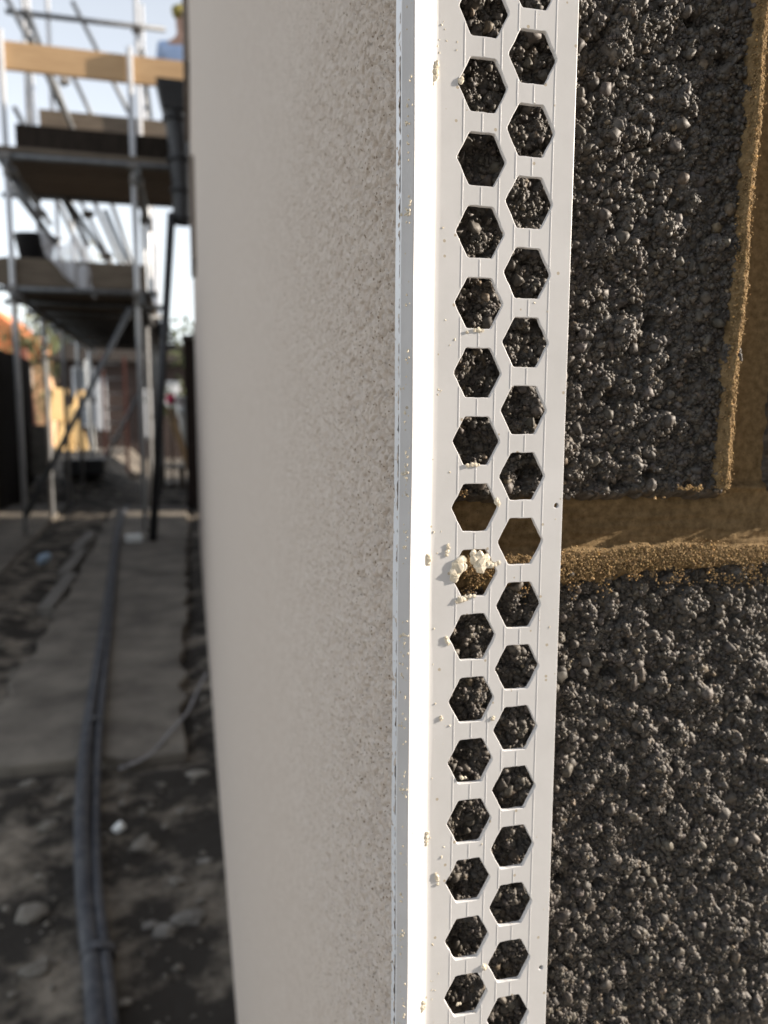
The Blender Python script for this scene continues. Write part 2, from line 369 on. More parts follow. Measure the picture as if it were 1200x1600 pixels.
# mortar: bed joint and the upright joint
def mortar_bed():
    xs = np.concatenate([FX, axis([(126, 170, 1.0), (170, 440, 6)])[1:]]); zs = axis([(-27, 9, .27)])
    A, B = np.meshgrid(xs, zs); rng = np.random.default_rng(5)
    wob = .9 * vnoise(A, A * 0, 22, 31, 3)
    lipz = -13.8 + wob * 1.7 + .05 * (A - 43) * (A < 80) * .3
    H = -11.0 + .6 * vnoise(A, B, 14, 32, 3) + .45 * vnoise(A * .12, B, 1.6, 30, 3) + .12 * vnoise(A, B, 1.2, 33, 3)
    s = np.clip((lipz - B) / 5.5, 0, 1); H += (8.6 + .7 * vnoise(A, B, 6, 34, 3)) * s ** .7
    # thin crumbly smear over the top of the lower block, running out unevenly
    edge = -20.7 + 1.6 * vnoise(A, A * 0 + 3, 12, 35, 4) + np.clip((64 - A) / 18, -.5, 1) * -1.9
    H -= np.clip(edge + 1.2 - B, 0, 40) * 1.3
    # upper ragged edge squeezed up under the upper block
    ue = 3.4 + 1.7 * vnoise(A, A * 0 + 8, 13, 36, 4)
    H += np.clip(1 - np.abs(B - ue) / 1.5, 0, 1) * 3.0 * np.clip(vnoise(A, B, 6, 37, 3) + .35, 0, 1)
    H -= np.clip(B - ue - 1, 0, 20) * 1.2
    lip = (s > .12).astype(float)
    H += .7 * vnoise(A, B, 2.2, 39, 3) * lip
    G = np.full_like(H, -50.); G[:] = H
    stamp(G, None, xs, zs, 26000, .27, .55, rng, (.3, 1.3), -.2, False)
    H = np.where(lip > 0, np.maximum(H, G), H + .35 * (G > H + .25) * 0)
    H += np.where(lip > 0, .25, .05) * vnoise(A, B, .8, 38, 3) - 2.6
    o = grid('mortar', A / 1000, -H / 1000, B / 1000, M['mortar'], bw)
    nn = 14500; x = rng.uniform(10, 126, nn); z = -13.2 + .9 * rng.normal(size=nn) + 1.5 * vnoise(x, x * 0, 22, 31, 3) - np.abs(rng.normal(0, 4.4, nn)) - np.clip((64 - x) / 18, 0, 1) * 2.0 * rng.random(nn)
    cl_ = vnoise(x, z, 5, 91, 3); ok = (z > -28) & ((z > -18.5 + 3 * cl_) | (cl_ > .05)); x, z = x[ok], z[ok]
    ix = np.clip(np.searchsorted(xs, x), 0, len(xs) - 1); iz = np.clip(np.searchsorted(zs, z), 0, len(zs) - 1)
    r = .11 + .27 * rng.random(len(x)) ** 2; h = np.maximum(H[iz, ix] + r * .0, -4.7 + 1.1 * rng.random(len(x)))
    n2 = 900; x2 = rng.uniform(10, 112, n2); z2 = 3.6 + 1.7 * vnoise(x2, x2 * 0 + 8, 13, 36, 4) + rng.normal(0, .6, n2); k2 = vnoise(x2, z2, 7, 37, 2) > .1
    x2, z2 = x2[k2], z2[k2]; h2 = -5.0 + 1.6 * rng.random(len(x2)); r2 = .2 + .35 * rng.random(len(x2))
    granules('sand_grains', [(x, z, h, r, 1), (x2, z2, h2, r2, 1)], M['grain'], o, rng)
    return o
def mortar_upright():
    xs = axis([(92, 130, .28)]); zs = axis([(4, 144, .3), (144, 219, 3)])
    A, B = np.meshgrid(xs, zs); rng = np.random.default_rng(6)
    jx = 97.5 + .032 * B + .9 * vnoise(B, B * 0, 16, 41, 4)
    H = -12.0 + .5 * vnoise(A, B, 14, 42, 3) + .12 * vnoise(A, B, 1.2, 43, 3)
    s = np.clip((jx + 3.6 - A) / 1.2, 0, 1); H += s * (11.9 - .55 * np.clip(A - jx, 0, 9) + .6 * vnoise(A, B, 2.4, 46, 3))
    H -= np.clip(jx + .1 + .9 * vnoise(A, B, 7, 44, 4) - A, 0, 40) * 4
    G = H.copy(); stamp(G, None, xs, zs, 7000, .3, .6, rng, (.2, 1.), -.3, False)
    H = np.where(s > .1, np.maximum(H, G), H) + np.where(s > .1, .25, .05) * vnoise(A, B, .8, 48, 3) - 2.5
    o = grid('mortar', A / 1000, -H / 1000, B / 1000, M['mortar'], bw)
    nn = 5200; z = rng.uniform(4, 142, nn); x = 97.2 + .032 * z + .9 * vnoise(z, z * 0, 16, 41, 4) + .9 + rng.normal(0, 1.0, nn)
    ok = (vnoise(z, z * 0 + 4, 11, 61, 3) > -.35) | (rng.random(nn) < .35); x, z = x[ok], z[ok]
    ix = np.clip(np.searchsorted(xs, x), 0, len(xs) - 1); iz = np.clip(np.searchsorted(zs, z), 0, len(zs) - 1)
    r = .11 + .27 * rng.random(len(x)) ** 2; h = np.maximum(H[iz, ix] + r * .0, -5.0 + 1.4 * rng.random(len(x)))
    granules('sand_grains', [(x, z, h, r, 1)], M['grain'], o, rng)
    return o
mortar_bed(); mortar_upright()
MB().box((.012, .03, -1.05), (9.0, 6.55, 3.2)).build('wall_core', M['core'], bw)
MB().box((.02, -.02, 3.2), (9.05, 6.6, 3.27)).build('coping', M['coping'], bw, bevel=.006)

# ------------------------------------------------------------------ rendered wall (recedes along +Y, plane x = -3.9 mm)
rw = thing('rendered_wall', 'long beige sand-textured rendered wall running away from the white bead', 'wall')
ys = np.concatenate([growing(-4.2, 420, .36, 1.0085), growing(420, 6600, 6, 1.12)[1:]])
zz = np.concatenate([-growing(180, 1020, .58, 1.025)[::-1][:-1], axis([(-180, 150, .58)]), growing(150, 3250, .58, 1.025)[1:]])
A, B = np.meshgrid(ys, zz); rng = np.random.default_rng(8)
fd = np.clip((420 - A) / 400, 0, 1) * np.clip(1 - np.maximum(np.maximum(-180 - B, B - 150), 0) / 350, 0, 1)
R = .38 * vnoise(A, B, 2.4, 51, 4, .7) + .25 * vnoise(A, B, 26, 52, 2) + .34 * vnoise(A, B, .9, 53, 2)
yi = ys[ys < 330]; zi_ = np.where((zz >= -205) & (zz <= 170))[0]
n = 90000
py = -3 + 423 * rng.random(n) ** 1.25; pz = (rng.random(n) - .5) * (330 + 1.3 * py) - 15; pr = .4 + 1.0 * rng.random(n) ** 2.5; pd = .35 + .75 * rng.random(n)
for i in range(n):
    a, b = np.searchsorted(ys, [py[i] - pr[i], py[i] + pr[i]]); c, d = np.searchsorted(zz, [pz[i] - pr[i], pz[i] + pr[i]])
    if b - a < 1 or d - c < 1: continue
    rho = ((ys[None, a:b] - py[i]) ** 2 + (zz[c:d, None] - pz[i]) ** 2) / pr[i] ** 2
    R[c:d, a:b] -= pd[i] * np.clip(1 - rho, 0, 1) * 1.3
R *= fd
grid('render_coat', (-4.36 - R) / 1000, A / 1000, B / 1000, M['render'], rw, flip=True)
MB().box((-.002, .0, -1.05), (.0115, 6.598, 3.25)).build('wall_backing', M['core'], rw)
for (y0, y1, z0, z1, p) in ((5.05, 6.5, 2.28, 3.2, .036), (3.95, 4.5, .85, 1.36, .026)):
    MB().box((-.0038 - p, y0, z0), (.02, y1, z1)).build('trim_board', M['trim'], rw, bevel=.004)

# ------------------------------------------------------------------ the white corner bead
bead = thing('corner_bead', 'white plastic corner bead with two columns of hexagonal holes', 'bead')
ZA, ZB = -.46, .50
FL, FR = .0056, .0428
PITCH, HA, HB = .01757, .00685, .0065
colA = [.1063 + PITCH * k for k in range(-40, 40)]; colB = [.1149 - .0005 + PITCH * k for k in range(-40, 40)]
hexes = [(.0176, z) for z in colA if ZA + .012 < z < ZB - .012] + [(.0308, z) for z in colB if ZA + .012 < z < ZB - .012]
pinholes = [(.0411, .0009), (.0409, -.1356), (.0412, .1375)]
cu = bpy.data.curves.new('flange', 'CURVE'); cu.dimensions = '2D'; cu.fill_mode = 'BOTH'
cu.extrude = .0005; cu.bevel_depth = .00016; cu.bevel_resolution = 1
def poly(pts):
    sp = cu.splines.new('POLY'); sp.points.add(len(pts) - 1)
    for q, p in zip(sp.points, pts): q.co = (p[0], p[1], 0, 1)
    sp.use_cyclic_u = True
poly([(FL + .0004, ZA), (FR, ZA), (FR, ZB), (FL + .0004, ZB)])
rg = random.Random(3)
for (x, z) in hexes:
    cs = []
    for k in range(6):
        an = math.pi / 3 * k; cs.append((x + HA * math.cos(an), z + HB * math.sin(an) / math.sin(math.pi / 3) * 1.0))
    pts = []
    for k in range(6):                      # slightly rounded corners and rough moulded edges
        p, q = cs[k], cs[(k + 1) % 6]
        for t in (.05, .3, .5, .7, .95):
            j = .00006 if t in (.05, .95) else .00009
            pts.append((p[0] + (q[0] - p[0]) * t + rg.uniform(-j, j), p[1] + (q[1] - p[1]) * t + rg.uniform(-j, j)))
    poly(pts)
for (x, z) in pinholes: poly([(x + .00085 * math.cos(k * math.pi / 6), z + .00085 * math.sin(k * math.pi / 6)) for k in range(12)])
tmp = bpy.data.objects.new('tmp', cu); COL.objects.link(tmp)
bpy.context.view_layer.update()
me = bpy.data.meshes.new_from_object(tmp.evaluated_get(bpy.context.evaluated_depsgraph_get()))
bpy.data.objects.remove(tmp)
co = np.empty(len(me.vertices) * 3, np.float32); me.vertices.foreach_get('co', co); co = co.reshape(-1, 3)
x_, z_, d_ = co[:, 0].copy(), co[:, 1].copy(), co[:, 2].copy()
co[:, 1] = -(d_ + .0009); co[:, 2] = z_
me.vertices.foreach_set('co', co.ravel()); me.update()
me.flip_normals()
me.polygons.foreach_set('use_smooth', [False] * len(me.polygons))
link('flange', me, M['pvc'], bead)
# fine raised ribs, broken by the holes
rb = MB()
for cx, dx in ((.0176, -.0050), (.0176, 0.), (.0176, .0048), (.0308, -.0040), (.0308, .0005), (.0308, .0062)):
    rx = cx + dx; cuts = []
    for (hx, hz) in hexes:
        q = abs(rx - hx)
        if q < HA:
            hh = HB if q < HA / 2 else HB * (HA - q) / (HA / 2); cuts.append((hz - hh - .0002, hz + hh + .0002))
    cuts.sort(); z = ZA
    for a, b in cuts + [(ZB, ZB)]:
        if a - z > .0004:
            n = max(1, int((a - z) / .004))
            for k in range(n):
                q0 = z + (a - z) * k / n; q1 = z + (a - z) * (k + 1) / n
                y = lambda t: -.00154
                hw = .00022
                rb.add([(rx - hw * 1.3, y(q0) + .0001, q0), (rx - hw * .5, y(q0) - .00007, q0), (rx + hw * .5, y(q0) - .00007, q0), (rx + hw * 1.3, y(q0) + .0001, q0),
                        (rx - hw * 1.3, y(q1) + .0001, q1), (rx - hw * .5, y(q1) - .00007, q1), (rx + hw * .5, y(q1) - .00007, q1), (rx + hw * 1.3, y(q1) + .0001, q1)],
                       [(0, 1, 5, 4), (1, 2, 6, 5), (2, 3, 7, 6)])
        z = max(z, b)
o = rb.build('raised_lines', M['pvc'], bead); o['kind'] = 'stuff'
# nose: angled front, cross-section (x, outwards) in mm
prof = [(-4.3, 1.5), (-4.3, 4.55), (-4.15, 4.78), (-1.75, 5.38), (-1.45, 5.5), (-1.1, 5.5), (-.8, 5.3), (.55, 4.42), (.66, 4.30), (.80, 4.24), (2.95, 2.86), (3.15, 2.6),
        (3.35, 2.52), (4.9, 1.82), (5.3, 1.68), (5.8, 1.60), (6.6, 1.575), (6.6, .3), (-4.3, .0)]
zs_ = list(np.linspace(-1.0, ZA, 3)[:-1]) + list(np.linspace(ZA, ZB, 160)) + [1.5, 3.2]
nb = MB(); np_ = len(prof)
vs = []
for z in zs_:
    wob = .00010 * math.sin(z * 33) + .00006 * math.sin(z * 90)
    vs += [(x / 1000 + wob, -d / 1000 - .3 * wob, z) for x, d in prof]
fs = [(i * np_ + k, i * np_ + (k + 1) % np_, (i + 1) * np_ + (k + 1) % np_, (i + 1) * np_ + k) for i in range(len(zs_) - 1) for k in range(np_)]
nb.add(vs, fs); no = nb.build('nose', M['pvc'], bead)
no.data.polygons.foreach_set('use_smooth', [True] * len(no.data.polygons))
try: no.data.set_sharp_from_angle(angle=rad(28))
except Exception: pass

# crumbs of cream render stuck on the bead
def lump(mb, c, r, seed, flat=.7, sub=2, stretch=(1, 1, 1)):
    rr = random.Random(seed); bm = bmesh.new(); bmesh.ops.create_icosphere(bm, subdivisions=sub, radius=1)
    ph = [rr.uniform(0, 6.28) for _ in range(6)]
    for v in bm.verts:
        p = v.co; k = 1 + .22 * math.sin(3.1 * p.x + ph[0]) * math.sin(2.7 * p.z + ph[1]) + .16 * math.sin(5.3 * p.y + ph[2] + 2 * p.x) + .10 * math.sin(9 * p.z + ph[3]) * math.sin(8 * p.x + ph[4])
        k *= 1 + rr.uniform(-.07, .07); v.co = p * k
    mb.add([(c[0] + v.co.x * r * stretch[0], c[1] + v.co.y * r * flat * stretch[1], c[2] + v.co.z * r * stretch[2]) for v in bm.verts], [[v.index for v in f.verts] for f in bm.faces])
    bm.free()
GC = 'lumps of cream render stuck to the white bead'
big = [ # (x, z) on the bead in mm, list of (dx, dz, r) in mm, label
    ((20.9, -13.8), [(-3.2, .8, 1.3), (-2.0, 1.6, 1.3), (-.9, .2, 1.6), (-1.6, -1.2, 1.5), (.6, -.6, 1.1), (1.6, -1.0, .8), (2.6, -.7, .7), (3.6, -.4, .6), (-3.6, 2.4, .9)], 'largest cream render lump bridging the edge of a hexagonal hole', -.0012),
    ((13.2, -14.8), [(0, 0, 1.7), (.6, 1.5, 1.3), (-.9, -1.5, 1.4), (-1.2, -3.0, 1.1), (1.5, -.2, 1.0)], 'flat cream render smear filling the left corner of the half blocked hexagonal hole', -.0005),
    ((4.5, -12.5), [(0, 0, .9), (.1, .9, .7), (-.1, -.8, .7)], 'yellowish render lump on the bright ridge beside the half blocked hole', -.0032),
    ((10.0, -10.5), [(0, 0, .5), (.2, .9, .45), (-.2, -1.0, .4), (.1, 1.7, .35)], 'small yellow render dab between the ridge and the half blocked hole', -.0015),
    ((5.1, 107.9), [(0, 0, .8), (.2, 1.4, .6), (-.1, -1.5, .7), (-.7, -2.9, .5), (-.9, -3.8, .4), (.3, 2.2, .4)], 'tall tan render streak on the ridge near the top of the bead', -.0019),
    ((11.7, 106.5), [(0, 0, .7), (.2, .6, .5)], 'round cream crumb on the left rim of the second hole from the top', -.0012),
    ((23.7, 2.2), [(0, 0, .7), (.4, -.6, .5), (-.2, .7, .5)], 'pale render crumb just right of the brown-filled hole', -.0016),
    ((13.7, -23.8), [(0, 0, .9), (1.0, .1, .7), (-.9, -.4, .5)], 'flat render dab with a long shadow below the half blocked hole', -.0016),
    ((10.3, -34.9), [(0, 0, .6), (-.3, .9, .5), (.4, -.8, .4)], 'yellow render dab left of the hole below the half blocked one', -.0015),
    ((8.2, -102.0), [(0, 0, .6), (.3, -1.0, .5), (-.2, .9, .4), (.4, -2.2, .4)], 'pale render crumbs in a short column low on the bead', -.0015),
    ((5.1, -89.7), [(0, 0, .6), (.1, 1.1, .5), (-.1, -1.2, .5), (0, -2.2, .4)], 'cream render streak low on the bright ridge', -.0019),
    ((4.4, -140.3), [(0, 0, .8), (.2, 1.3, .6), (-.3, -.9, .6)], 'yellow render lump on the ridge at the foot of the picture', -.0026),
    ((22.9, -131.8), [(0, 0, .8), (.2, -.6, .6)], 'cream render dab on the upper right rim of the lowest left hole', -.0014),
    ((17.4, 46.8), [(-.9, 0, .5), (.2, .1, .6), (1.2, 0, .4), (-3, -.6, .35)], 'row of white crumbs along the lower rim of a hole', -.0014),
    ((16.4, 12.1), [(-1.2, 0, .5), (0, .1, .55), (1.1, .1, .5), (1.9, .1, .35)], 'crust of white crumbs under the hole above the brown mortar', -.0012),
    ((16.9, -23.0), [(-1.6, 0, .45), (-.4, .1, .5), (.8, .1, .45)], 'ragged white crumbs along the lower rim of the half blocked hole', -.0012),
    ((15.1, -73.9), [(0, 0, .55), (1.0, -.1, .4)], 'yellowish crumb on the lower rim of a hole low on the bead', -.0013),
    ((8.9, -56.5), [(0, 0, .5), (-.2, .6, .4)], 'small yellow crumb beside a hole low on the bead', -.0015),
    ((23.8, -57.8), [(0, 0, .5), (.3, .4, .4)], 'cream crumb on the left corner of a right column hole', -.0013),
    ((15.1, -142.0), [(0, 0, .5), (.7, .1, .4)], 'white crumb on the lower rim of the lowest left hole', -.0013),
]
for i, (px, parts, lab, yy) in enumerate(big):
    c = Vector((px[0] / 1000, -float(np.interp(px[0], [-1.1, .55, 2.95, 4.9, 6.0, 6.6], [5.5, 4.42, 2.86, 1.85, 1.62, 1.6])) / 1000 - .0001, px[1] / 1000)); mb = MB()
    for j, (dx, dz, r) in enumerate(parts):
        lump(mb, (c.x + dx / 1000, c.y, c.z + dz / 1000), r / 1000 * 1.1, 100 * i + j, .34 if i != 1 else .3)
    o = mb.build('render_crumb', M['crumb'], smooth=False); tag(o, lab, 'render lump', GC)
# tiny specks all over the bead: nobody could count them
mb = MB(); rg = random.Random(12)
for k in range(520):
    z = rg.uniform(-.16, .135); z += .004 * math.sin(z * 300)
    if rg.random() < .75:                          # along the shaded front edge of the nose, catching the sun
        t = min(1, max(0, rg.gauss(.62, .22))); x = -4.15 + t * 2.4; d = 4.76 + t * .62
        if vnoise(np.array([z * 1000]), np.array([0.]), 16, 77, 2)[0] < -.15 and rg.random() < .8: continue
    else:
        x = rg.choice((rg.gauss(6.6, .9), rg.uniform(7, 12), rg.uniform(7, 42))); d = 1.42
        if any(abs(x / 1000 - hx) < HA and abs(z - hz) < HB for hx, hz in hexes): continue
    lump(mb, (x / 1000, -d / 1000, z), rg.uniform(.12, .36) / 1000, k, .9, 1, (1, 1, rg.uniform(.8, 1.8)))
for (hx, hz) in hexes:                             # dust and broken burrs on hole rims
    if abs(hz) > .17: continue
    for k in range(rg.randint(1, 5)):
        t = rg.uniform(-.45, .45)
        if rg.random() < .7: p = (hx + t * HA, hz - HB - .0000)
        else:
            sg = rg.choice((-1, 1)); u = rg.random(); p = (hx + sg * (HA / 2 + HA / 2 * u), hz + rg.choice((-1, 1)) * HB * (1 - u))
        lump(mb, (p[0], -.00125, p[1]), rg.uniform(.12, .34) / 1000, k + int(hz * 1e6), .7, 1)
o = mb.build('render_specks', M['crumb']); tag(o, 'fine cream render specks scattered over the white bead', 'specks', kind='stuff')

# ------------------------------------------------------------------ hoses, wire, litter on the ground
hb = [(-.16, .2), (-.20, .75), (-.236, 1.07), (-.300, 1.45), (-.352, 1.85), (-.395, 2.33), (-.47, 3.46), (-.60, 5.2), (-.73, 7.12), (-.80, 9.0)]
ht = thing('twin_hose', 'pair of dark blue-grey hoses taped together along the concrete path', 'hose')
def gz(y): return -.955 + (.0 if 2.1 < y < 9 else -.03 if y < 1.9 else -.02)
for sgn in (-1, 1):
    pts = spline([(x + .008 + (-.010 if sgn < 0 else .019) + .004 * math.sin(3 * y + sgn), y, gz(y) + .008 + .004 * math.sin(5 * y + 2 * sgn)) for x, y in hb], 8)
    MB().tube(pts, .0195 if sgn < 0 else .0115, 12).build('hose', M['pipe'], ht, True)
for yy in (1.22, 2.30, 3.3, 4.4):
    xx = np.interp(yy, [p[1] for p in hb], [p[0] for p in hb])
    n = 20; vs = []
    for t in (-.011, .011):
        for k in range(n):
            a = 2 * math.pi * k / n; vs.append((xx + .012 + .0318 * math.cos(a) - t * .1, yy + t, gz(yy) + .008 + .0205 * math.sin(a)))
    MB().add(vs, [(k, (k + 1) % n, n + (k + 1) % n, n + k) for k in range(n)]).build('tape', M['tape'], ht, True)
wp = spline([(-.02, 2.75, -.96), (-.055, 2.55, -.955), (-.09, 2.35, -.955), (-.14, 2.2, -.955), (-.20, 2.08, -.975), (-.28, 2.02, -.98)], 6)
tag(MB().tube(wp, .0045, 8).build('wire', M['sack'], None, True), 'thin grey wire curling from the wall foot over the path end', 'wire')
def chunk(name, p, r, m, label, cat, group=None, flat=.6, seed=0, stretch=(1, 1, 1)):
    mb = MB(); lump(mb, (0, 0, 0), r, seed, 1, 2, (stretch[0], stretch[1], stretch[2] * flat))
    o = mb.build(name, m); o.location = p; return tag(o, label, cat, group)
chunk('paper_scrap', (-.25, 1.67, -.972), .014, M['white'], 'bright white scrap lying just right of the hoses', 'litter', None, .8, 1)
chunk('blue_litter', (-1.08, 5.46, -.95), .045, M['blue'], 'crumpled blue plastic litter in the trench', 'litter', None, .9, 2)
b = MB().box((-.065, -.05, -.03), (.065, .05, .03)).build('white_block', M['white'], bevel=.008); b.location = (-.53, 6.26, -.94); b.rotation_euler = (0, 0, .15)
tag(b, 'small white block on the path beside the black leaning tube', 'block')
rub = [(-.13, 1.27, .030), (-.085, 1.30, .034), (-.16, 1.30, .018), (-.05, 1.50, .02), (-.11, 1.44, .022), (-.19, 1.60, .035), (-.06, 1.95, .03), (-.40, 1.40, .04), (-.43, 1.75, .03), (-.52, 2.0, .028), (-.1, 1.75, .016), (-.36, 1.22, .03)]
rl = ['pale stone pair member nearer the hoses', 'pale stone nearest the foot of the wall', 'small pale chip beside two pale stones', 'small stone close to the wall foot', 'grey stone in the mud by the wall', 'flat grey stone right of the hoses',
      'grey stone below the curling wire', 'broad stone in the mud left of the hoses', 'stone left of the hoses below the path end', 'stone left of the hoses at the path end', 'tiny chip midway between hoses and wall', 'stone in the near mud left of the hoses']
for k, (x, y, r) in enumerate(rub):
    chunk('rubble_stone', (x, y, -.99), r * .75, M['kerb'] if k < 4 else M['coping'], rl[k], 'stone', 'loose stones in the mud', .5, k + 20, (1.2, .9, 1))

gm = MB(); rg = random.Random(41)
for k in range(900):
    y = .95 + 3.4 * rg.random() ** 1.6; x = rg.uniform(-1.15, -.01)
    if 2.05 < y and -.75 < x < -.07: continue
    r = .003 + .011 * rg.random() ** 4; lump(gm, (x, y, GZ + .012), r, k, .7, 1, (rg.uniform(.7, 1.4), 1, rg.uniform(.5, 1)))
tag(gm.build('rubble', M['coping']), 'fine grit and crumbled concrete scattered over the mud', 'grit', kind='stuff')
pv_ = MB().box((-9, -3.3, -1.05), (9, -.02, -.965)).build('bounce_pavement', M['paving']); tag(pv_, 'unseen pale paving added to bounce sun onto the walls', 'bounce_pavement', kind='structure')  # out-of-view paving added as a warm bounce for the rendered wall
# ------------------------------------------------------------------ scaffold
sc = thing('scaffold', 'tube scaffold with two boarded lifts standing beyond the rendered wall', 'scaffold')
XL, XR = -1.47, -.475
YS = [6.9, 8.2, 9.4, 10.6, 11.8]
RT = .0242
def tb(name, a, b, r=RT, m=None):
    m = m or ('galv' if name == 'standard' else 'darktube')
    return MB().tube([a, b], r, 16).build(name, M[m], sc, True)
tops = {6.9: 3.13, 8.2: 4.6, 9.4: 4.7, 10.6: 2.85, 11.8: 2.6}
for y in YS:
    for x in (XL, XR): tb('standard', (x, y, -.97), (x, y, tops[y] + (.02 if x == XL else 0)))
tb('standard', (-1.72, 9.4, 3.3), (-1.72, 9.4, 4.7))
cm = MB(); cm.tube([(0, -.001, -.035), (0, -.001, .035)], .034, 10).tube([(-.04, -.05, 0), (.04, -.05, 0)], .034, 10).box((-.045, -.05, -.02), (.02, .02, .02)).box((.025, -.06, -.012), (.06, -.02, .012))
cmesh = cm.mesh('coupler', False)
def coupler(x, y, z, rz=0.):
    o = link('coupler', cmesh, None, sc); o.location = (x, y, z); o.rotation_euler = (0, 0, rz)
cmesh.materials.append(M['coupler'])
E_ = .05
for (y, z, x0, x1) in ((6.9, 2.16, -1.72, .75), (8.2, 2.19, -1.78, .75), (6.9, 1.10, -1.75, -.30), (8.2, 3.87, -1.66, -.2)):
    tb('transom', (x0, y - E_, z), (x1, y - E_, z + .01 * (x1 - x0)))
    for x in (XL, XR): coupler(x, y, z)
for k, y in enumerate((7.5, 8.2, 8.8, 9.4, 10.0, 10.6, 11.2, 11.8)):
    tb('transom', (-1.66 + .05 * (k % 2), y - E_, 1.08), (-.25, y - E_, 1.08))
    if y in YS:
        for x in (XL, XR): coupler(x, y, 1.08)
for x in (XL, XR):
    for z in (1.03, 2.05):
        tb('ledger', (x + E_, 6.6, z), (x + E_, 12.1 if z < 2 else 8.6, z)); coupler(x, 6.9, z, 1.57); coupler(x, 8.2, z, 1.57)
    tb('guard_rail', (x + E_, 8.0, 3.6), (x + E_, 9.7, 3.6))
# braces
for a, b in (((XL + .02, 6.84, -.8), (XR - .06, 6.84, .98)), ((-1.62, 8.12, 3.0), (-1.0, 8.12, 1.75)), ((XL, 8.13, 3.9), (-1.05, 8.13, 2.7)), ((-1.33, 9.33, 4.05), (-.9, 9.33, 3.1)),
             ((-1.45, 8.14, 2.6), (-.62, 8.14, 1.3)), ((-1.75, 8.3, 2.35), (-1.3, 8.3, 1.75)), ((-1.1, 9.33, 2.6), (-.62, 9.33, 1.4)), ((-.85, 8.3, 2.15), (-.52, 8.3, 1.3)), ((-1.55, 6.95, 2.2), (-1.2, 6.95, 1.6)),
             ((-1.75, 8.12, 4.2), (-1.2, 8.12, 3.1)), ((-1.2, 9.33, 4.6), (-.55, 9.33, 3.3)), ((-1.62, 9.33, 2.9), (-1.05, 9.33, 1.5)), ((-.95, 9.33, 2.75), (-.5, 9.33, 1.3)), ((-1.35, 10.5, 2.8), (-.6, 10.5, 1.2)),
             ((XL, 11.74, -.9), (XR, 11.74, 1.0))):
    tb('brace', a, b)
for p in ((-1.33, 9.33, 3.75), (-1.05, 8.13, 2.75), (-1.32, 8.12, 2.45), (-1.28, 8.12, 2.35), (-1.0, 8.12, 2.05), (-.85, 8.14, 1.66)): coupler(*p, .4)
# boards: the deck of the upper lift runs sideways, the lower one runs away from the camera
bm_x = MB().box((-1.6, -.1125, -.019), (.75, .1125, .019)).mesh('deck_board')
for k in range(6):
    o = link('deck_board', bm_x, M['old_shaded_board'] if k == 0 else None, sc); o.location = (.0 + .03 * (k % 3), 6.97 + k * .232, 2.225 + .004 * (k % 2)); 
bm_y = MB().box((-.1125, 0, -.019), (.1125, 4.9, .019)).mesh('deck_board')
for k in range(5):
    o = link('deck_board', bm_y, M['old_shaded_board'] if k == 0 else None, sc); o.location = (XL + .06 + k * .232, 6.9 + .05 * (k % 2), 1.125 + .003 * (k % 2))
def bd(name, a, b, m): return MB().box(a, b).build(name, M[m], sc, bevel=.004)
bd('guard_board', (-2.2, 6.93, 2.865), (.7, 6.968, 3.085), 'board')
bd('guard_board', (-1.42, 8.23, 2.83), (.7, 8.268, 3.05), 'old_shaded_board')  # dark weathered tone stands in for shade on this far board
bd('toe_board', (-1.4, 6.93, 2.25), (.7, 6.968, 2.45), 'fence')  # near-black timber puts the shade into this board's colour
bd('toe_board', (-1.62, 6.93, 1.15), (-.40, 6.968, 1.37), 'old_shaded_board')
# stuff standing on the lower deck
t = thing('mortar_tub', 'black tub standing on the lower scaffold deck', 'tub')
mb = MB(); n = 20
prof2 = [(.13, 0), (.17, .22), (.18, .225), (.165, .22), (.125, .012)]
vs = [(r * math.cos(2 * math.pi * k / n), r * math.sin(2 * math.pi * k / n), z) for r, z in prof2 for k in range(n)]
fs = [(i * n + k, i * n + (k + 1) % n, (i + 1) * n + (k + 1) % n, (i + 1) * n + k) for i in range(4) for k in range(n)] + [tuple(range(n - 1, -1, -1)), tuple(4 * n + k for k in range(n))]
mb.add(vs, fs).build('tub_body', M['dark'], t, True)
for s in (-1, 1): MB().tube(spline([(s * .17, -.05, .2), (s * .21, -.03, .21), (s * .21, .03, .21), (s * .17, .05, .2)], 4), .008, 8).build('handle', M['dark'], t, True)
t.location = (-1.36, 7.35, 1.42); t.scale = (1, 1, 1)
bx = MB().box((-1.6, 7.15, 1.15), (-1.1, 7.6, 1.42)).build('timber_crate', M['old_shaded_board'], bevel=.006)
tag(bx, 'brown timber crate under the black tub on the lower deck', 'crate')
# clear plastic sheet hanging over the toe board
us = np.linspace(0, 1, 26); vs_ = np.linspace(0, 1, 30); U, V = np.meshgrid(us, vs_)
PX = -1.27 + .40 * U + .25 * (V - .4) * (.5 - U) * (V > .4) + .10 * V * V + .03 * np.abs(np.sin(9 * U + 5 * V)); PZ = 1.62 - .52 * V * (.75 + .35 * U) - .14 * np.abs(np.sin(4.5 * U)) * (1 - V) + .02 * np.abs(np.sin(13 * U + 6 * V)); PY = 6.90 - .035 * np.abs(np.sin(11 * U + 3 * V)) * (.4 + V) + .12 * (1 - V) * U
tag(grid('plastic_sheet', PX, PY, PZ, M['film']), 'crumpled clear plastic sheet hanging over the lower toe board', 'plastic sheet')
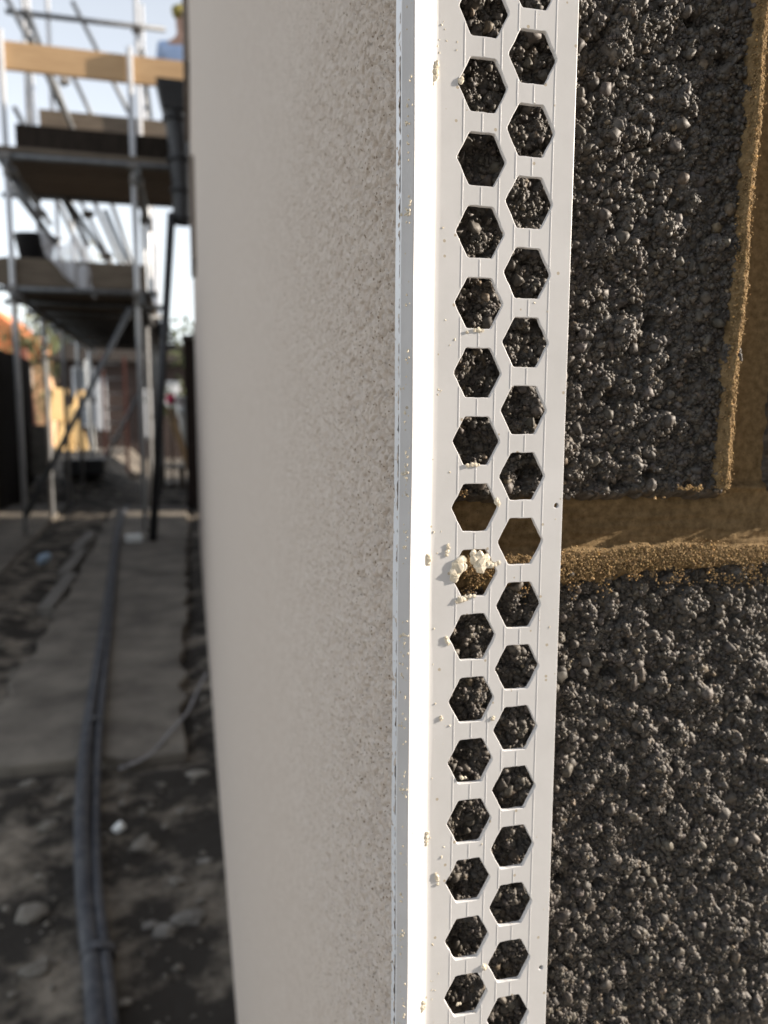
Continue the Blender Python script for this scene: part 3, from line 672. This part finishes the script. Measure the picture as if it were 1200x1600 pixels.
# flared black rubble chute and the tube it hangs on
ch = thing('rubble_chute', 'black ribbed rubble chute with a flared hopper beside the wall end', 'chute')
n = 20
cp = [(-.145, 6.72, 2.78), (-.135, 6.72, 2.62), (-.10, 6.72, 2.40), (-.085, 6.72, 2.1), (-.08, 6.72, 1.9), (-.085, 6.72, 1.68)]
MB().tube(spline(cp, 5), [.125 - .03 * min(1, k / 7) - .0009 * k for k in range(26)], n, caps=False).build('chute_tube', M['dark'], ch, True)
for z, x, r in ((2.52, -.118, .105), (2.2, -.09, .103), (1.95, -.082, .098), (1.72, -.085, .095)):
    MB().tube([(x, 6.72, z - .015), (x, 6.72, z + .015)], r, n).build('rib', M['dark'], ch, True)
hp = MB(); hp.add([(-.26, 6.58, 2.79), (.02, 6.58, 2.79), (.02, 6.86, 2.83), (-.26, 6.86, 2.83), (-.21, 6.62, 2.58), (-.02, 6.62, 2.58), (-.02, 6.82, 2.58), (-.21, 6.82, 2.58)],
                  [(0, 4, 5, 1), (1, 5, 6, 2), (2, 6, 7, 3), (3, 7, 4, 0)])
hp.build('hopper', M['dark'], ch)
tag(MB().tube([(-.165, 6.66, 1.75), (-.385, 6.30, -.975)], .034, 12).build('leaning_tube', M['dark'], None, True), 'long black tube leaning from the chute down to the path', 'tube')

# ------------------------------------------------------------------ worker on the upper lift, half hidden by the wall end
def skin_mesh(verts, edges, root=0, sub=2):
    me = bpy.data.meshes.new('skin'); me.from_pydata([v[:3] for v in verts], edges, [])
    o = bpy.data.objects.new('skin', me); COL.objects.link(o)
    md = o.modifiers.new('s', 'SKIN'); md.use_smooth_shade = True
    for i, v in enumerate(verts): me.skin_vertices[0].data[i].radius = (v[3], v[4] if len(v) > 4 else v[3])
    me.skin_vertices[0].data[root].use_root = True
    sb = o.modifiers.new('d', 'SUBSURF'); sb.levels = sub; sb.render_levels = sub
    bpy.context.view_layer.update()
    r = bpy.data.meshes.new_from_object(o.evaluated_get(bpy.context.evaluated_depsgraph_get()))
    bpy.data.objects.remove(o); return r
pv = [(0, 0, .92, .13, .10), (0, 0, 1.15, .13, .10), (0, .0, 1.38, .16, .10), (0, -.01, 1.50, .055), (0, -.03, 1.60, .075, .09), (0, -.03, 1.70, .085, .10),
      (-.10, 0, .86, .085), (-.11, -.02, .48, .06), (-.11, .01, .09, .042), (-.11, -.13, .04, .035),
      (.10, 0, .86, .085), (.11, .0, .48, .06), (.11, .03, .09, .042), (.11, -.11, .04, .035),
      (-.20, 0, 1.40, .055), (-.25, -.04, 1.15, .042), (-.19, -.22, 1.02, .032), (-.16, -.29, 1.0, .03),
      (.20, 0, 1.40, .055), (.25, -.04, 1.15, .042), (.20, -.22, 1.05, .032), (.17, -.29, 1.05, .03)]
pe = [(0, 1), (1, 2), (2, 3), (3, 4), (4, 5), (0, 6), (6, 7), (7, 8), (8, 9), (0, 10), (10, 11), (11, 12), (12, 13), (2, 14), (14, 15), (15, 16), (16, 17), (2, 18), (18, 19), (19, 20), (20, 21)]
pr_ = thing('person', 'worker in a pale blue top and olive cap on the upper scaffold lift', 'person')
link('body', skin_mesh(pv, pe), M['skin'], pr_)
k_ = lambda idx, add: [(*pv[i][:3], *(r + add for r in pv[i][3:])) for i in idx]
link('shirt', skin_mesh(k_([0, 1, 2, 14, 15, 16, 18, 19, 20], .04), [(0, 1), (1, 2), (2, 3), (3, 4), (4, 5), (2, 6), (6, 7), (7, 8)]), M['shirt'], pr_)
link('trousers', skin_mesh(k_([0, 6, 7, 8, 10, 11, 12], .035), [(0, 1), (1, 2), (2, 3), (0, 4), (4, 5), (5, 6)]), M['trouser'], pr_)
cmb = MB(); lump(cmb, (0, -.03, 1.735), .115, 5, 1.1, 2, (1, 1, .75)); cmb.box((-.07, -.22, 1.70), (.07, -.10, 1.715)).build('cap', M['cap'], pr_, True)
for s in (-1, 1):
    hx, hy, hz = (-.16, -.29, 1.0) if s < 0 else (.17, -.29, 1.05)
    hmb = MB()
    for q in range(4): hmb.tube([(hx + (q - 1.5) * .018, hy - .03, hz), (hx + (q - 1.5) * .02, hy - .075, hz - .01), (hx + (q - 1.5) * .02, hy - (.10, .11, .105, .09)[q], hz - .035)], [.009, .008, .006], 8)
    hmb.tube([(hx - s * .03, hy - .01, hz), (hx - s * .05, hy - .04, hz - .005), (hx - s * .05, hy - .065, hz - .02)], [.011, .009, .007], 8)
    hmb.build('fingers', M['skin'], pr_, True)
fmb = MB(); fmb.tube([(0, -.135, 1.655), (0, -.155, 1.63)], [.012, .016], 8); fmb.build('nose_tip', M['skin'], pr_, True)
pr_.location = (-.04, 7.55, 2.246); pr_.scale = (.88, .88, .88); pr_.rotation_euler = (0, 0, rad(160))

# ------------------------------------------------------------------ unseen house added behind the camera to cut sky fill
oh = thing('blocker_house', 'unseen brick house added opposite the blockwork wall to block sky light', 'house')
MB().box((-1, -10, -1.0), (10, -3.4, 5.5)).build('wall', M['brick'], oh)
rf = MB(); rf.add([(-1.3, -10.3, 5.5), (10.3, -10.3, 5.5), (10.3, -3.1, 5.5), (-1.3, -3.1, 5.5), (-1.3, -6.7, 7.6), (10.3, -6.7, 7.6)], [(0, 1, 5, 4), (1, 2, 5), (2, 3, 4, 5), (3, 0, 4), (0, 3, 2, 1)]); rf.build('roof', M['fence'], oh)
for x in (1.5, 4.5, 7.5):
    for z in (.6, 3.4):
        f = MB().box((x - .6, -3.43, z - .6), (x + .6, -3.36, z + .6)).build('window', M['frame'], oh); MB().box((x - .52, -3.40, z - .52), (x + .52, -3.345, z + .52)).build('pane', M['glass'], f)

# ------------------------------------------------------------------ behind the scaffold
fc = thing('timber_fence', 'dark timber fence along the far left of the yard', 'fence')
fb = MB().box((-.011, 0, -1.0), (.011, .142, .8)).mesh('fence_board')
for k in range(52):  # run extended out of view towards the camera to dim the rendered wall
    o = link('fence_board', fb, M['fence'] if k == 0 else None, fc); o.location = (-2.12 + .006 * (k % 2), 3.1 + .15 * k, .01 * random.random()); o.rotation_euler = (0, random.uniform(-.01, .01), 0)
for y in (3.2, 4.9, 6.7, 8.5, 10.3): MB().box((-2.23, y, -1.0), (-2.14, y + .09, .78)).build('fence_post', M['fence'], fc)
for z in (-.6, .45): MB().box((-2.14, 3.1, z), (-2.105 - .028, 10.85, z + .07)).build('fence_rail', M['fence'], fc)
nh = thing('brick_outbuilding', 'dark low lean-to beyond the rendered wall end, with an added unseen sun-blocking wall', 'building')
MB().box((-.11, 9.0, -1.0), (.397, 9.6, .95)).build('lean_to', M['brick'], nh); MB().box((.4, 8.3, -1.0), (6, 12.7, 1.9)).build('wall', M['brick'], nh)  # taller hidden wall is shaped to keep sun off fence and yard
MB().box((.35, 8.25, 1.9), (6.1, 12.75, 1.98)).build('roof', M['coping'], nh); MB().box((-.13, 8.96, .95), (.396, 9.65, 1.0)).build('lean_to_roof', M['coping'], nh)
# a dark house closing the yard
dh = thing('dark_house', 'shaded brick house with pale windows seen under the scaffold deck', 'house')
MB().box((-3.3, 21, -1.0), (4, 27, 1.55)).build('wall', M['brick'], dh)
rf = MB(); rf.add([(-3.5, 20.7, 1.53), (4.2, 20.7, 1.53), (4.2, 27.3, 1.53), (-3.5, 27.3, 1.53), (-3.5, 24, 2.3), (4.2, 24, 2.3)], [(0, 1, 5, 4), (1, 2, 5), (2, 3, 4, 5), (3, 0, 4), (0, 3, 2, 1)]); rf.build('roof', M['fence'], dh)
for (x, z, w_, h_) in ((-2.72, 1.0, .55, .75), (-2.68, .15, .5, .6), (-2.3, .45, .28, 1.4), (-1.15, .2, .3, 1.3), (-.55, .7, .5, .7)):
    f = MB().box((x - w_ / 2, 20.95, z - h_ / 2), (x + w_ / 2, 21.02, z + h_ / 2)).build('window', M['frame'], dh)
    MB().box((x - w_ / 2 + .06, 20.93, z - h_ / 2 + .06), (x + w_ / 2 - .06, 20.955, z + h_ / 2 - .06)).build('pane', M['glass'] if x < -2.6 else M['frame'], f)
# tan gabled house with an orange roof over the fence
th = thing('tan_house', 'sunlit tan house with an orange tiled roof over the fence', 'house')
hx0, hx1, hy0, hy1, hz = -9.2, -5.0, 30, 36, 2.3
MB().box((hx0, hy0, -1), (hx1, hy1, hz)).build('wall', M['tan'], th)
g = MB(); mx_ = (hx0 + hx1) / 2; g.add([(hx0 - .25, hy0 - .2, hz - .1), (mx_, hy0 - .2, hz + 1.9), (hx1 + .25, hy0 - .2, hz - .1), (hx0 - .25, hy1 + .2, hz - .1), (mx_, hy1 + .2, hz + 1.9), (hx1 + .25, hy1 + .2, hz - .1)],
                                       [(0, 1, 4, 3), (1, 2, 5, 4), (0, 2, 1), (3, 4, 5), (0, 3, 5, 2)]); g.build('roof', M['tile'], th)
f = MB().box((-6.6, hy0 - .05, .9), (-5.6, hy0 + .02, 2.0)).build('window', M['frame'], th); MB().box((-6.5, hy0 - .07, 1.0), (-5.7, hy0 - .045, 1.9)).build('pane', M['glass'], f)
def tree(p, h, r, seed, leafm, label, n=2600):
    t = thing('garden_tree', label, 'tree', 'trees behind the yard'); rg = random.Random(seed); x, y, z = p
    mb = MB(); mb.tube(spline([(x, y, z), (x + .1, y, z + h * .3), (x - .05, y + .1, z + h * .6), (x, y, z + h * .9)], 3), [.14 * h / 5 * (1 - i / 11) + .02 for i in range(10)], 8)
    cl = []
    for k in range(14):
        a = rg.uniform(0, 6.28); hh = rg.uniform(.35, .95) * h; rr = r * rg.uniform(.35, .95) * (1.1 - abs(hh / h - .6))
        e = (x + rr * math.cos(a), y + rr * math.sin(a), z + hh); cl.append(e); mb.tube([(x, y, z + hh * .65), e], [.05, .012], 6)
    mb.build('trunk', M['bark'], t, True)
    lv = MB()
    for k in range(n):
        c = rg.choice(cl); s = r * .33
        q = Vector((rg.gauss(c[0], s), rg.gauss(c[1], s), rg.gauss(c[2], s * .8)))
        a = Vector((rg.gauss(0, 1), rg.gauss(0, 1), rg.gauss(0, 1))).normalized(); b = a.orthogonal().normalized(); l_ = rg.uniform(.05, .11)
        lv.add([q - a * l_, q + b * l_ * .55, q + a * l_, q - b * l_ * .55], [(0, 1, 2, 3)])
    lv.build('crown', leafm, t); return t
tree((-9.3, 25, -1), 5.6, 1.8, 1, M['leaf'], 'yellow-green tree at the left edge over the fence')
tree((-5.5, 40, -1), 8.5, 2.6, 2, M['leaf'], 'pale autumn tree rising behind the tan house')
tree((-4.4, 27.5, -1), 4.6, 1.3, 3, M['leafd'], 'darker bushy tree right of the tan house')
tree((.1, 18, -1), 3.6, .7, 4, M['leafd'], 'slim green tree showing past the end of the rendered wall', 1200)

# heap of timber in the sun and other clutter on the mound
def plank(name, p, q, width, th_, m, label, cat, group=None):
    p, q = Vector(p), Vector(q); ax = (q - p).normalized(); sd = ax.cross(Vector((0, 1, 0))).normalized(); nn = ax.cross(sd)
    vs = [b + sd * s * width / 2 + nn * t * th_ / 2 for b in (p, q) for s, t in ((-1, -1), (1, -1), (1, 1), (-1, 1))]
    o = MB().add(vs, [(0, 1, 2, 3), (7, 6, 5, 4), (0, 4, 5, 1), (1, 5, 6, 2), (2, 6, 7, 3), (3, 7, 4, 0)]).build(name, M[m], bevel=.004)
    return tag(o, label, cat, group)
GT = 'sunlit timber offcuts propped on the mound'
for (x0, z0, x1, z1, y, w_, lab) in ((-2.40, .0, -2.32, .58, 14.6, .24, 'widest sunlit plywood sheet in the timber heap'), (-1.90, -.52, -2.14, .26, 14.3, .17, 'long sunlit board leaning right of the plywood'),
                                    (-2.32, -.6, -2.22, -.05, 14.2, .16, 'short sunlit board at the foot of the heap'), (-2.08, .18, -2.0, .56, 14.8, .15, 'small orange offcut at the right of the plywood'), (-2.52, .2, -2.62, .56, 14.7, .12, 'pale narrow offcut at the left of the plywood'),
                                    (-2.15, -.55, -2.25, .1, 14.5, .15, 'dull brown board behind the leaning board')):
    plank('timber_offcut', (x0, y - .1, max(z0, -.6)), (x1, y + .12, z1), w_, .03, 'ply', lab, 'timber', GT)
plank('timber_post', (-2.5, 13.2, -.65), (-2.66, 13.3, 1.15), .13, .1, 'rust', 'orange-brown timber post behind the heap of boards', 'post')
# ladder
ld = thing('ladder', 'dark ladder standing under the lower scaffold deck', 'ladder')
for x in (-1.42, -1.08): MB().box((x - .025, 13.0, -.95), (x + .025, 13.06, 1.05)).build('ladder_rail', M['rust'], ld)
for k in range(8): MB().tube([(-1.42, 13.03, -.75 + .24 * k), (-1.08, 13.03, -.75 + .24 * k)], .016, 8).build('rung', M['coupler'], ld, True)
plank('white_post', (-1.72, 14.0, -.75), (-1.78, 14.0, 1.05), .08, .06, 'white', 'tall white post left of the ladder', 'post')
tag(MB().tube(spline([(-1.25, 12.6, -.86), (-1.0, 12.4, -.88), (-.8, 12.8, -.88), (-1.2, 13.0, -.87)], 5), .03, 8).build('coiled_hose', M['old_shaded_board'], None, True), 'tan hose end lying at the foot of the ladder', 'hose')
def sack(p, s, m, label, seed):
    mb = MB(); lump(mb, (0, 0, 0), 1, seed, 1, 3)
    o = mb.build('rubble_sack', M[m], smooth=True); o.data.polygons.foreach_set('use_smooth', [True] * len(o.data.polygons)); o.location = p; o.scale = s; return tag(o, label, 'sack', 'sacks heaped on the mound')
sack((-2.55, 10.9, -.45), (.16, .16, .27), 'sack', 'pale grey sack standing beside the dark fence', 3)
sack((-2.5, 10.4, -.72), (.28, .22, .2), 'old_shaded_board', 'brown slumped sack below the pale grey sack', 4)
plank('grey_board', (-2.02, 10.6, -.72), (-2.0, 10.75, -.05), .24, .03, 'coping', 'dull grey board leaning behind the scaffold brace', 'board')
b = MB().box((-1.72, 10.6, -.72), (-1.2, 11.2, -.5)).build('dark_crate', M['dark'], bevel=.02); tag(b, 'low dark crate on the mound in front of the ladder', 'crate')
# white pipe, plank and red cap by the wall end
pl = thing('pallet', 'low timber pallet under the white pipe by the wall end', 'pallet')
for k in range(5): MB().box((-.62, 11.6 + .17 * k, -.70), (.2, 11.72 + .17 * k, -.675)).build('slat', M['coping'], pl)
for x in (-.6, -.24, .12): MB().box((x, 11.6, -.99), (x + .08, 12.4, -.70)).build('bearer', M['old_shaded_board'], pl)
wpz = thing('white_pipe', 'white plastic pipe with a wide socket standing beyond the wall', 'pipe')
MB().tube([(-.085, 11.9, -.672), (-.11, 11.9, .05), (-.11, 11.9, .12), (-.11, 11.9, .30)], [.105, .115, .155, .155], 20).build('pipe_body', M['white'], wpz, True)
MB().tube([(-.11, 11.9, .30), (-.11, 11.9, .38)], [.175, .175], 20).build('socket', M['white'], wpz, True)
plank('leaning_plank', (-.10, 11.55, -.67), (-.36, 11.75, .20), .1, .04, 'board', 'tan plank leaning against the white pipe', 'plank')
chunk('red_cap', (-.335, 11.7, .34), .075, M['red'], 'bright red-pink cap beside the top of the white pipe', 'cap', None, 1, 6)
tag(MB().tube([(-.335, 11.7, -.99), (-.335, 11.7, .30)], .018, 8).build('marker_stake', M['old_shaded_board'], None, True), 'thin stake under the bright red-pink cap', 'stake')
